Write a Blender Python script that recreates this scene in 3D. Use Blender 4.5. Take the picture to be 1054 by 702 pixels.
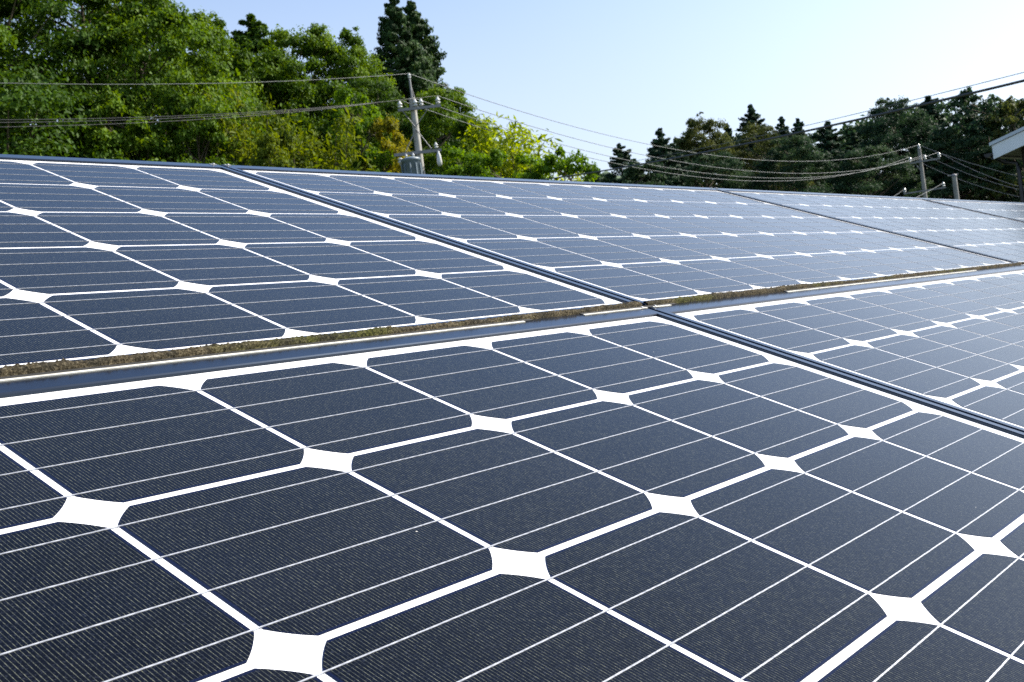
import bpy, bmesh, math, random
import numpy as np
from mathutils import Vector, Matrix

scene = bpy.context.scene
COL = scene.collection
for o in list(bpy.data.objects):
    bpy.data.objects.remove(o)
rad = math.radians

# ------------------------------------------------------------------ camera
S = 0.158                      # one cell pitch in metres
TILT = rad(22.337)             # slope of the array
Z0 = 1.35                      # height of the joint between the two rows
CAM = Vector((-0.2928, -0.6726, Z0 + 0.0036))
RIGHT = Vector((0.62915, -0.76717, -0.12498))
DOWN = Vector((-0.08366, 0.09302, -0.99214))
FWD = Vector((0.77277, 0.63466, -0.00565))
FPX = 1138.7                   # focal length in photo pixels (photo 1054 x 702)
cam_d = bpy.data.cameras.new('camera')
cam_d.sensor_width = 36.0
cam_d.lens = 36.0 * FPX / 1054.0
cam_d.clip_start = 0.02
cam_d.clip_end = 6000
cam = bpy.data.objects.new('camera', cam_d)
COL.objects.link(cam)
cam.matrix_world = Matrix(((RIGHT.x, -DOWN.x, -FWD.x, CAM.x),
                           (RIGHT.y, -DOWN.y, -FWD.y, CAM.y),
                           (RIGHT.z, -DOWN.z, -FWD.z, CAM.z),
                           (0, 0, 0, 1)))
scene.camera = cam
cam_d.dof.use_dof = True
cam_d.dof.focus_distance = 0.7
cam_d.dof.aperture_fstop = 48

# ------------------------------------------------------------------ light
SUN_AZ, SUN_EL = 124.0, 42.0   # azimuth clockwise from +Y
world = bpy.data.worlds.new('World')
scene.world = world
world.use_nodes = True
wn = world.node_tree
bg = wn.nodes['Background']
sky = wn.nodes.new('ShaderNodeTexSky')
sky.sky_type = 'NISHITA'
sky.sun_disc = False
sky.sun_elevation = rad(SUN_EL)
sky.sun_rotation = rad(SUN_AZ)
sky.air_density = 1.0
sky.dust_density = 1.2
sky.ozone_density = 4.0
# thin bright haze low in the sky
_g = wn.nodes.new('ShaderNodeTexCoord'); _s = wn.nodes.new('ShaderNodeSeparateXYZ')
wn.links.new(_g.outputs['Generated'], _s.inputs[0])
_m = wn.nodes.new('ShaderNodeMapRange'); _m.interpolation_type = 'SMOOTHSTEP'
_m.inputs['From Min'].default_value = 0.02; _m.inputs['From Max'].default_value = 0.50
_m.inputs['To Min'].default_value = 0.70; _m.inputs['To Max'].default_value = 0.0
wn.links.new(_s.outputs[2], _m.inputs['Value'])
_x = wn.nodes.new('ShaderNodeMix'); _x.data_type = 'RGBA'
# the haze is brighter towards the sun
_d = wn.nodes.new('ShaderNodeVectorMath'); _d.operation = 'DOT_PRODUCT'
_d.inputs[1].default_value = (math.sin(rad(SUN_AZ)) * math.cos(rad(SUN_EL)), math.cos(rad(SUN_AZ)) * math.cos(rad(SUN_EL)), math.sin(rad(SUN_EL)))
wn.links.new(_g.outputs['Generated'], _d.inputs[0])
_a = wn.nodes.new('ShaderNodeMapRange'); _a.interpolation_type = 'SMOOTHSTEP'
_a.inputs['From Min'].default_value = 0.36; _a.inputs['From Max'].default_value = 0.86
_a.inputs['To Min'].default_value = 1.0; _a.inputs['To Max'].default_value = 1.75
wn.links.new(_d.outputs['Value'], _a.inputs['Value'])
_c = wn.nodes.new('ShaderNodeVectorMath'); _c.operation = 'SCALE'
_c.inputs[0].default_value = (4.1, 4.3, 4.75)
wn.links.new(_a.outputs[0], _c.inputs['Scale']); wn.links.new(_c.outputs[0], _x.inputs[7])
wn.links.new(_m.outputs[0], _x.inputs[0]); wn.links.new(sky.outputs[0], _x.inputs[6])
wn.links.new(_x.outputs[2], bg.inputs[0])
bg.inputs[1].default_value = 0.115
sun_d = bpy.data.lights.new('sun', 'SUN')
sun_d.energy = 5.0
sun_d.angle = rad(0.5)
sun_d.color = (1.0, 0.94, 0.84)
sun = bpy.data.objects.new('sun', sun_d)
COL.objects.link(sun)
sd = Vector((math.sin(rad(SUN_AZ)) * math.cos(rad(SUN_EL)), math.cos(rad(SUN_AZ)) * math.cos(rad(SUN_EL)), math.sin(rad(SUN_EL))))
sun.rotation_euler = sd.to_track_quat('Z', 'Y').to_euler()
sun.location = (20, -20, 40)
vs = scene.view_settings
scene.display_settings.display_device = 'sRGB'
vs.view_transform = 'Standard'
vs.look = 'None'
vs.exposure = 0.95
vs.gamma = 1.0
vs.use_curve_mapping = False
cy = scene.cycles
cy.max_bounces = 6
cy.diffuse_bounces = 2
cy.glossy_bounces = 3
cy.transmission_bounces = 3
cy.transparent_max_bounces = 4
cy.use_denoising = False
cy.sample_clamp_indirect = 4.0

# ------------------------------------------------------------------ helpers
def P(x, y, d):
    """photo pixel + horizontal distance -> point in the world"""
    v = FWD + RIGHT * ((x - 527) / FPX) + DOWN * ((y - 351) / FPX)
    v = v / math.hypot(v.x, v.y)
    return CAM + v * d

def tag(o, label=None, cat=None, group=None, kind=None):
    if label: o['label'] = label
    if cat: o['category'] = cat
    if group: o['group'] = group
    if kind: o['kind'] = kind
    return o

def empty(name, loc=(0, 0, 0), rot=(0, 0, 0)):
    o = bpy.data.objects.new(name, None)
    COL.objects.link(o)
    o.location = loc
    o.rotation_euler = rot
    o.empty_display_size = 0.1
    return o

def link(name, me, mat=None, parent=None, loc=None):
    o = bpy.data.objects.new(name, me)
    COL.objects.link(o)
    if mat is not None and len(me.materials) == 0:
        me.materials.append(mat)
    if parent: o.parent = parent
    if loc is not None: o.location = loc
    return o

class MB:
    def __init__(self):
        self.v = []; self.f = []; self.sm = []
    def add(self, vs, fs, smooth=False):
        n = len(self.v)
        self.v += [tuple(p) for p in vs]
        self.f += [tuple(i + n for i in f) for f in fs]
        self.sm += [smooth] * len(fs)
    def box(self, x0, x1, y0, y1, z0, z1):
        vs = [(x0, y0, z0), (x1, y0, z0), (x1, y1, z0), (x0, y1, z0), (x0, y0, z1), (x1, y0, z1), (x1, y1, z1), (x0, y1, z1)]
        self.add(vs, [(0, 3, 2, 1), (4, 5, 6, 7), (0, 1, 5, 4), (1, 2, 6, 5), (2, 3, 7, 6), (3, 0, 4, 7)])
    def hexa(self, lo, hi):
        self.add(list(lo) + list(hi), [(0, 3, 2, 1), (4, 5, 6, 7), (0, 1, 5, 4), (1, 2, 6, 5), (2, 3, 7, 6), (3, 0, 4, 7)])
    def tube(self, pts, radii, seg=8, caps=True):
        pts = [Vector(p) for p in pts]
        if not hasattr(radii, '__len__'): radii = [radii] * len(pts)
        rings = []
        t0 = (pts[1] - pts[0]).normalized()
        ref = Vector((0, 0, 1)) if abs(t0.z) < 0.9 else Vector((1, 0, 0))
        vs = []; fs = []
        for i, p in enumerate(pts):
            t = (pts[min(i + 1, len(pts) - 1)] - pts[max(i - 1, 0)]).normalized()
            a = t.cross(ref)
            if a.length < 1e-6: a = t.orthogonal()
            a.normalize(); b = t.cross(a)
            for k in range(seg):
                an = 2 * math.pi * k / seg
                vs.append(p + (a * math.cos(an) + b * math.sin(an)) * radii[i])
        for i in range(len(pts) - 1):
            for k in range(seg):
                k2 = (k + 1) % seg
                fs.append((i * seg + k, i * seg + k2, (i + 1) * seg + k2, (i + 1) * seg + k))
        self.add(vs, fs, True)
        if caps:
            n = len(pts) - 1
            self.add([vs[k] for k in range(seg)], [tuple(range(seg))])
            self.add([vs[n * seg + k] for k in range(seg)], [tuple(range(seg))[::-1]])
    def lathe(self, base, axis, prof, seg=16):
        """prof: (distance along axis, radius)"""
        axis = Vector(axis).normalized(); base = Vector(base)
        a = axis.orthogonal().normalized(); b = axis.cross(a)
        vs = []; fs = []
        for h, r in prof:
            for k in range(seg):
                an = 2 * math.pi * k / seg
                vs.append(base + axis * h + (a * math.cos(an) + b * math.sin(an)) * max(r, 1e-4))
        for i in range(len(prof) - 1):
            for k in range(seg):
                k2 = (k + 1) % seg
                fs.append((i * seg + k, i * seg + k2, (i + 1) * seg + k2, (i + 1) * seg + k))
        self.add(vs, fs, True)
    def mesh(self, name):
        me = bpy.data.meshes.new(name)
        me.from_pydata(self.v, [], self.f)
        me.polygons.foreach_set('use_smooth', self.sm)
        me.update()
        return me
    def build(self, name, mat, parent=None, loc=None):
        return link(name, self.mesh(name), mat, parent, loc)

def new_mat(name):
    m = bpy.data.materials.new(name)
    m.use_nodes = True
    nt = m.node_tree
    return m, nt, nt.nodes['Principled BSDF'], nt.nodes['Material Output']

def N(nt, typ, **kw):
    n = nt.nodes.new(typ)
    for k, v in kw.items(): setattr(n, k, v)
    return n

def math_n(nt, op, a, b=None, clamp=False):
    n = nt.nodes.new('ShaderNodeMath'); n.operation = op; n.use_clamp = clamp
    for i, q in enumerate((a, b)):
        if q is None: continue
        if isinstance(q, (int, float)): n.inputs[i].default_value = q
        else: nt.links.new(q, n.inputs[i])
    return n.outputs[0]

def mix_c(nt, fac, a, b):
    n = nt.nodes.new('ShaderNodeMix'); n.data_type = 'RGBA'
    for sock, q in ((n.inputs[0], fac), (n.inputs[6], a), (n.inputs[7], b)):
        if isinstance(q, (int, float)): sock.default_value = q
        elif isinstance(q, tuple): sock.default_value = (*q, 1)
        else: nt.links.new(q, sock)
    return n.outputs[2]

def noise(nt, scale, detail=3, rough=0.5, vec=None):
    n = nt.nodes.new('ShaderNodeTexNoise')
    n.inputs['Scale'].default_value = scale
    n.inputs['Detail'].default_value = detail
    n.inputs['Roughness'].default_value = rough
    if vec is not None: nt.links.new(vec, n.inputs['Vector'])
    return n

def ramp(nt, fac, stops):
    n = nt.nodes.new('ShaderNodeValToRGB')
    e = n.color_ramp.elements
    while len(e) > 1: e.remove(e[0])
    e[0].position = stops[0][0]; e[0].color = (*stops[0][1], 1)
    for p, c in stops[1:]:
        k = e.new(p); k.color = (*c, 1)
    nt.links.new(fac, n.inputs[0])
    return n.outputs[0]

def simple(name, col, rough=0.6, metal=0.0, var=0.15, vscale=6.0, coat=0.0, bump=0.0):
    m, nt, b, out = new_mat(name)
    tc = N(nt, 'ShaderNodeTexCoord')
    nz = noise(nt, vscale, 4, 0.6, tc.outputs['Object'])
    lo = tuple(c * (1 - var) for c in col); hi = tuple(min(1, c * (1 + var)) for c in col)
    nt.links.new(ramp(nt, nz.outputs[0], [(0.3, lo), (0.7, hi)]), b.inputs['Base Color'])
    b.inputs['Roughness'].default_value = rough
    b.inputs['Metallic'].default_value = metal
    b.inputs['Coat Weight'].default_value = coat
    if bump:
        bp = N(nt, 'ShaderNodeBump'); bp.inputs['Strength'].default_value = bump
        nt.links.new(nz.outputs[0], bp.inputs['Height']); nt.links.new(bp.outputs[0], b.inputs['Normal'])
    return m

# ------------------------------------------------------------------ materials of the panels
GLASS_R = 0.12

def glass_coat(nt, b, tc):
    """laminated under rolled solar glass: the glass face is the coat layer"""
    b.inputs['Coat Weight'].default_value = 1.0
    b.inputs['Coat IOR'].default_value = 1.22
    b.inputs['Specular IOR Level'].default_value = 0.0
    nz = noise(nt, 9.0, 3, 0.6, tc.outputs['Object'])
    r = math_n(nt, 'MULTIPLY_ADD', nz.outputs[0], 0.06)
    r.node.inputs[2].default_value = GLASS_R - 0.03
    nt.links.new(r, b.inputs['Coat Roughness'])
    g = noise(nt, 900.0, 1, 0.5, tc.outputs['Object'])
    bp = N(nt, 'ShaderNodeBump'); bp.inputs['Strength'].default_value = 0.02; bp.inputs['Distance'].default_value = 0.0006
    nt.links.new(g.outputs[0], bp.inputs['Height'])
    nt.links.new(bp.outputs[0], b.inputs['Coat Normal'])

def cell_material():
    m, nt, b, out = new_mat('silicon_cell')
    tc = N(nt, 'ShaderNodeTexCoord')
    sp = N(nt, 'ShaderNodeSeparateXYZ'); nt.links.new(tc.outputs['Object'], sp.inputs[0])
    oi = N(nt, 'ShaderNodeObjectInfo')
    PER = 0.0137 * S
    fr = math_n(nt, 'FRACT', math_n(nt, 'DIVIDE', math_n(nt, 'ADD', sp.outputs[0], 1.0), PER))
    finger = math_n(nt, 'LESS_THAN', fr, 0.115)
    # fingers stop a little short of the upper and lower cell edge
    inside = math_n(nt, 'LESS_THAN', math_n(nt, 'ABSOLUTE', sp.outputs[1]), 0.466 * S)
    inside_x = math_n(nt, 'LESS_THAN', math_n(nt, 'ABSOLUTE', sp.outputs[0]), 0.473 * S)
    diag = math_n(nt, 'LESS_THAN', math_n(nt, 'ADD', math_n(nt, 'ABSOLUTE', sp.outputs[0]), math_n(nt, 'ABSOLUTE', sp.outputs[1])), 0.855 * S)
    fm = math_n(nt, 'MULTIPLY', math_n(nt, 'MULTIPLY', finger, inside), math_n(nt, 'MULTIPLY', inside_x, diag))
    ofs = N(nt, 'ShaderNodeVectorMath', operation='MULTIPLY_ADD')
    nt.links.new(oi.outputs['Random'], ofs.inputs[0]); ofs.inputs[1].default_value = (37.0, 53.0, 11.0); nt.links.new(tc.outputs['Object'], ofs.inputs[2])
    cl = noise(nt, 14.0, 3, 0.6, ofs.outputs[0])
    gr = noise(nt, 800.0, 2, 0.6, ofs.outputs[0])
    fg = noise(nt, 420.0, 2, 0.6, ofs.outputs[0])
    vo = N(nt, 'ShaderNodeTexVoronoi'); vo.inputs['Scale'].default_value = 26.0; vo.inputs['Randomness'].default_value = 1.0
    nt.links.new(ofs.outputs[0], vo.inputs['Vector'])
    sel = N(nt, 'ShaderNodeSeparateXYZ'); nt.links.new(vo.outputs['Color'], sel.inputs[0])
    speck = math_n(nt, 'MULTIPLY', math_n(nt, 'LESS_THAN', vo.outputs['Distance'], math_n(nt, 'MULTIPLY', sel.outputs[1], 0.030)), math_n(nt, 'GREATER_THAN', sel.outputs[0], 0.72))
    film = noise(nt, 3.2, 5, 0.65, ofs.outputs[0])
    dark = mix_c(nt, oi.outputs['Random'], (0.0012, 0.0014, 0.0030), (0.0018, 0.0022, 0.0048))
    blue = mix_c(nt, ramp(nt, cl.outputs[0], [(0.40, (0, 0, 0)), (0.75, (0.35, 0.35, 0.35))]), dark, (0.0025, 0.0045, 0.012))
    grain = mix_c(nt, ramp(nt, gr.outputs[0], [(0.54, (0, 0, 0)), (0.72, (0.6, 0.6, 0.6))]), blue, (0.022, 0.026, 0.040))
    # thin brighter blue rim where the coating ends
    rim = math_n(nt, 'SUBTRACT', 1.0, math_n(nt, 'MULTIPLY', math_n(nt, 'MULTIPLY', inside, inside_x), diag))
    c2 = mix_c(nt, math_n(nt, 'MULTIPLY', rim, 0.55), grain, (0.004, 0.008, 0.035))
    c3 = mix_c(nt, fm, c2, ramp(nt, fg.outputs[0], [(0.34, (0.030, 0.034, 0.032)), (0.5, (0.066, 0.072, 0.056)), (0.68, (0.17, 0.178, 0.13))]))  # glitter of the fingers painted into their colour as noise
    c4 = mix_c(nt, math_n(nt, 'MULTIPLY', speck, 0.8), c3, (0.55, 0.53, 0.47))
    # faint dried dust film
    c5 = mix_c(nt, ramp(nt, film.outputs[0], [(0.45, (0, 0, 0)), (0.75, (0.007, 0.007, 0.007))]), c4, (0.40, 0.38, 0.33))
    nt.links.new(c5, b.inputs['Base Color'])
    nt.links.new(math_n(nt, 'MULTIPLY', fm, 0.15), b.inputs['Metallic'])
    b.inputs['Roughness'].default_value = 0.34
    glass_coat(nt, b, tc)
    # blue sheen of the nitride coating on the silicon
    b.inputs['Specular IOR Level'].default_value = 0.0
    return m

def back_material():
    m, nt, b, out = new_mat('white_backsheet')
    tc = N(nt, 'ShaderNodeTexCoord')
    nz = noise(nt, 30.0, 4, 0.6, tc.outputs['Object'])
    nt.links.new(ramp(nt, nz.outputs[0], [(0.3, (0.74, 0.75, 0.76)), (0.6, (0.82, 0.82, 0.81))]), b.inputs['Base Color'])
    b.inputs['Roughness'].default_value = 0.6
    glass_coat(nt, b, tc)
    return m

def ribbon_material():
    m, nt, b, out = new_mat('tinned_ribbon')
    tc = N(nt, 'ShaderNodeTexCoord')
    mp = N(nt, 'ShaderNodeMapping'); mp.inputs['Scale'].default_value = (260, 900, 1)
    nt.links.new(tc.outputs['Object'], mp.inputs[0])
    nz = noise(nt, 1.0, 2, 0.5, mp.outputs[0])
    nt.links.new(ramp(nt, nz.outputs[0], [(0.35, (0.26, 0.27, 0.29)), (0.62, (0.50, 0.51, 0.53))]), b.inputs['Base Color'])
    b.inputs['Metallic'].default_value = 0.35
    b.inputs['Roughness'].default_value = 0.42
    glass_coat(nt, b, tc)
    b.inputs['Coat Weight'].default_value = 0.6
    bp = N(nt, 'ShaderNodeBump'); bp.inputs['Strength'].default_value = 0.25; bp.inputs['Distance'].default_value = 0.0006
    nt.links.new(nz.outputs[0], bp.inputs['Height']); nt.links.new(bp.outputs[0], b.inputs['Normal'])
    return m

def frame_material():
    m, nt, b, out = new_mat('dark_anodised_frame')
    tc = N(nt, 'ShaderNodeTexCoord')
    mp = N(nt, 'ShaderNodeMapping'); mp.inputs['Scale'].default_value = (4, 60, 60)
    nt.links.new(tc.outputs['Object'], mp.inputs[0])
    nz = noise(nt, 1.0, 4, 0.6, mp.outputs[0])
    nt.links.new(ramp(nt, nz.outputs[0], [(0.3, (0.003, 0.005, 0.010)), (0.75, (0.010, 0.013, 0.020))]), b.inputs['Base Color'])
    b.inputs['Metallic'].default_value = 0.0
    b.inputs['Specular Tint'].default_value = (0.35, 0.6, 1.0, 1)
    b.inputs['Roughness'].default_value = 0.2
    b.inputs['Specular IOR Level'].default_value = 0.35
    b.inputs['Coat Weight'].default_value = 0.2
    b.inputs['Coat Roughness'].default_value = 0.10
    return m

def lichen_material():
    m, nt, b, out = new_mat('lichen_and_grit')
    tc = N(nt, 'ShaderNodeTexCoord')
    n1 = noise(nt, 420.0, 4, 0.7, tc.outputs['Object'])
    n2 = noise(nt, 5.0, 4, 0.65, tc.outputs['Object'])
    base = ramp(nt, n1.outputs[0], [(0.36, (0.012, 0.010, 0.007)), (0.52, (0.065, 0.052, 0.030)), (0.70, (0.20, 0.17, 0.11))])
    green = ramp(nt, n1.outputs[0], [(0.36, (0.012, 0.014, 0.005)), (0.54, (0.065, 0.068, 0.016)), (0.72, (0.18, 0.17, 0.055))])
    f = ramp(nt, n2.outputs[0], [(0.5, (0, 0, 0)), (0.62, (1, 1, 1))])
    n3 = noise(nt, 38.0, 5, 0.7, tc.outputs['Object'])
    g = ramp(nt, n3.outputs[0], [(0.42, (0, 0, 0)), (0.58, (0.85, 0.85, 0.85))])
    nt.links.new(mix_c(nt, g, mix_c(nt, f, base, green), ramp(nt, n1.outputs[0], [(0.4, (0.008, 0.008, 0.006)), (0.62, (0.045, 0.040, 0.028)), (0.75, (0.22, 0.20, 0.15))])), b.inputs['Base Color'])
    b.inputs['Roughness'].default_value = 0.95
    b.inputs['Specular IOR Level'].default_value = 0.1
    bp = N(nt, 'ShaderNodeBump'); bp.inputs['Strength'].default_value = 0.8; bp.inputs['Distance'].default_value = 0.002
    nt.links.new(n1.outputs[0], bp.inputs['Height']); nt.links.new(bp.outputs[0], b.inputs['Normal'])
    return m

M_CELL = cell_material(); M_BACK = back_material(); M_RIB = ribbon_material(); M_FRAME = frame_material(); M_LICHEN = lichen_material()
M_STRIP = simple('pale_sealing_strip', (0.55, 0.53, 0.46), 0.7, 0, 0.25, 40)
M_GAPSHADE = simple('painted_gap_black', (0.012, 0.012, 0.012), 0.8)  # black standing in for the shade in the gap between the rows
M_ALU = simple('dull_aluminium', (0.45, 0.45, 0.43), 0.5, 0.4, 0.12, 30)
M_STEEL = simple('galvanised_steel', (0.42, 0.43, 0.44), 0.5, 0.6, 0.15, 8)

# ------------------------------------------------------------------ ground and hill
def ground_material():
    m, nt, b, out = new_mat('grassy_ground')
    tc = N(nt, 'ShaderNodeTexCoord')
    n1 = noise(nt, 0.35, 6, 0.65, tc.outputs['Object'])
    n2 = noise(nt, 9.0, 5, 0.7, tc.outputs['Object'])
    c1 = ramp(nt, n1.outputs[0], [(0.35, (0.045, 0.07, 0.018)), (0.6, (0.085, 0.105, 0.03)), (0.75, (0.15, 0.125, 0.07))])
    c2 = ramp(nt, n2.outputs[0], [(0.3, (0.35, 0.35, 0.35)), (0.7, (1.0, 1.0, 1.0))])
    mx = N(nt, 'ShaderNodeMix', data_type='RGBA', blend_type='MULTIPLY'); mx.inputs[0].default_value = 1
    nt.links.new(c1, mx.inputs[6]); nt.links.new(c2, mx.inputs[7])
    nt.links.new(mx.outputs[2], b.inputs['Base Color'])
    b.inputs['Roughness'].default_value = 0.95
    return m

def az_dist(x, y):
    dx, dy = x - CAM.x, y - CAM.y
    return math.degrees(math.atan2(dx, dy)), math.hypot(dx, dy)

def terrain(x, y):
    a, d = az_dist(x, y)
    # ground climbs behind the left wood
    k = max(0.0, min(1.0, (52.0 - a) / 14.0)) if a > -120 else 0.0
    return k * max(0.0, d - 52.0) * 0.10 if d < 400 else k * 34.8

gm = MB()
rings = [0, 4, 9, 16, 25, 36, 46, 52, 60, 72, 90, 115, 150, 220, 320, 400, 700, 1500, 4000]
SEG = 96
vsx = [(CAM.x, CAM.y, 0.0)]
for r in rings[1:]:
    for k in range(SEG):
        a = 2 * math.pi * k / SEG
        x, y = CAM.x + r * math.sin(a), CAM.y + r * math.cos(a)
        vsx.append((x, y, terrain(x, y) + (random.Random(k * 7 + int(r)).uniform(-0.05, 0.05) if 4 < r < 150 else 0)))
fsx = [(0, 1 + (k + 1) % SEG, 1 + k) for k in range(SEG)]
for i in range(len(rings) - 2):
    for k in range(SEG):
        a = 1 + i * SEG; b_ = a + SEG; k2 = (k + 1) % SEG
        fsx.append((a + k, a + k2, b_ + k2, b_ + k))
gm.add(vsx, fsx, True)
tag(gm.build('ground', ground_material()), kind='structure')

def hill():
    rng = np.random.default_rng(5)
    m, nt, b, out = new_mat('far_wooded_hill')
    tc = N(nt, 'ShaderNodeTexCoord')
    n1 = noise(nt, 0.12, 5, 0.7, tc.outputs['Object'])
    nt.links.new(ramp(nt, n1.outputs[0], [(0.35, (0.04, 0.07, 0.035)), (0.65, (0.09, 0.13, 0.06))]), b.inputs['Base Color'])
    b.inputs['Roughness'].default_value = 1.0
    c = P(585, 190, 620)
    view = Vector((c.x - CAM.x, c.y - CAM.y, 0)).normalized(); side = Vector((view.y, -view.x, 0))
    hb = MB(); NX, NY = 90, 26
    vs_ = []
    for j in range(NY):
        for i in range(NX):
            s = (i / (NX - 1) - 0.5) * 420; w = (j / (NY - 1) - 0.5) * 300
            h = 54 * math.exp(-((s - 18) / 60) ** 2) * max(0, 1 - (w / 150) ** 2) + (22 + 8 * math.sin(s * 0.02 + 1)) * max(0, 1 - (w / 150) ** 2)
            h += rng.normal(0, 1.8) * (1 if 0 < j < NY - 1 else 0)
            p = Vector((c.x, c.y, 0)) + side * s + view * w
            vs_.append((p.x, p.y, h - 1.5))
    fs_ = [(j * NX + i, j * NX + i + 1, (j + 1) * NX + i + 1, (j + 1) * NX + i) for j in range(NY - 1) for i in range(NX - 1)]
    hb.add(vs_, fs_, True)
    tag(hb.build('hill', m), kind='structure')
hill()

# ------------------------------------------------------------------ solar panels
ROW = 0.986                     # cell pitch up the slope, in cell units
CW, CH, CHAM = 0.968 / 2, 0.953 / 2, 0.108
def cell_mesh():
    pts = []
    corners = [(1, -1), (1, 1), (-1, 1), (-1, -1)]
    for sx, sy in corners:
        a = (sx * CW, sy * (CH - CHAM)); b = (sx * (CW - CHAM), sy * CH)
        arc = []
        for k in range(6):
            t = k / 5
            x = a[0] + (b[0] - a[0]) * t; y = a[1] + (b[1] - a[1]) * t
            bulge = 0.0062 * 4 * t * (1 - t)
            arc.append((x + sx * bulge * 0.6, y + sy * bulge * 0.6))
        if sx * sy < 0: pass
        else: pass
        pts.append(arc)
    loop = []
    # (1,-1): traverse from bottom edge to right edge, and so on counter-clockwise
    loop += pts[0][::-1] + pts[1] + pts[2][::-1] + pts[3]
    n = len(loop)
    vs_ = [(x * S, y * S, 0.0004) for x, y in loop] + [(x * S, y * S, 0.0001) for x, y in loop]
    fs_ = [tuple(range(n))] + [(i, i + n, (i + 1) % n + n, (i + 1) % n) for i in range(n)]
    me = bpy.data.meshes.new('cell'); me.from_pydata(vs_, [], fs_); me.update()
    me.materials.append(M_CELL)
    return me
CELL = cell_mesh()

X0, X1 = -0.164, 10.164         # outer frame
XI0, XI1 = -0.098, 10.098       # inner edge of the lip
YT, YTI = 0.234, 0.066
YB, YBI = 0.241 - 5.299, -4.982
LIP = 0.020
def frame_mesh():
    mb = MB()
    # cross-section of each rail swept round the rectangle: (t from inner 0 to outer 1, height)
    prof = [(0.0, -0.004), (0.0, LIP * 0.75), (0.05, LIP), (0.95, LIP), (1.0, LIP * 0.6), (1.0, -0.22), (0.9, -0.22), (0.9, -0.03), (0.0, -0.03)]
    vs_ = []
    for t, h in prof:
        x0 = XI0 + (X0 - XI0) * t; x1 = XI1 + (X1 - XI1) * t
        y0 = YBI + (YB - YBI) * t; y1 = YTI + (YT - YTI) * t
        for x, y in ((x0, y0), (x1, y0), (x1, y1), (x0, y1)):
            vs_.append((x * S, y * S, h * S))
    fs_ = []
    n = len(prof)
    for i in range(n):
        a = i * 4; b_ = ((i + 1) % n) * 4
        for k in range(4):
            k2 = (k + 1) % 4
            fs_.append((a + k, a + k2, b_ + k2, b_ + k))
    mb.add(vs_, fs_)
    return mb.mesh('frame')
FRAME = frame_mesh(); FRAME.materials.append(M_FRAME)
def back_mesh():
    mb = MB(); mb.box((XI0 - .02) * S, (XI1 + .02) * S, (YBI - .02) * S, (YTI + .02) * S, -0.004, 0.0)
    me = mb.mesh('backsheet'); me.materials.append(M_BACK); return me
BACK = back_mesh()
def ribbon_mesh():
    mb = MB(); mb.box(0.02 * S, 9.98 * S, -0.0030 * S, 0.0030 * S, 0.0004, 0.0007)
    me = mb.mesh('busbar_ribbon'); me.materials.append(M_RIB); return me
RIBBON = ribbon_mesh()
def crust_mesh(seed):
    rng = np.random.default_rng(seed)
    n = 900; rows = 9
    # slow thickness variation along the edge
    k = np.convolve(rng.normal(0, 1, n + 60), np.ones(60) / 60, 'same')[30:30 + n]; k = k / (abs(k).max() + 1e-6)
    lump = np.convolve(rng.normal(0, 1, n + 8), np.ones(8) / 8, 'same')[4:4 + n]; lump = lump / (abs(lump).max() + 1e-6)
    vs_ = []; fs_ = []
    for i in range(n):
        x = (X0 + 0.02) + (X1 - X0 - 0.04) * i / (n - 1)
        wid = 0.056 + 0.016 * k[i] + rng.normal(0, 0.004)
        for j in range(rows):
            t = j / (rows - 1)
            y = YB - 0.006 + wid * t
            z = LIP + 0.016 * (math.sin(math.pi * min(1, 0.18 + t * 0.82)) ** 0.6) * (0.7 + 0.5 * k[i] + 0.35 * lump[i]) + rng.normal(0, 0.0036)
            if j == rows - 1: z = LIP - 0.001
            vs_.append((x * S, y * S, z * S))
        vs_.append((x * S, (YB - 0.008) * S, -0.04 * S))
    R1 = rows + 1
    for i in range(n - 1):
        a = i * R1; b_ = a + R1
        for j in range(rows - 1):
            fs_.append((a + j, b_ + j, b_ + j + 1, a + j + 1))
        fs_.append((a + rows, b_ + rows, b_, a))
    mb = MB(); mb.add(vs_, fs_, True)
    return mb.mesh('lichen_crust')

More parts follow.
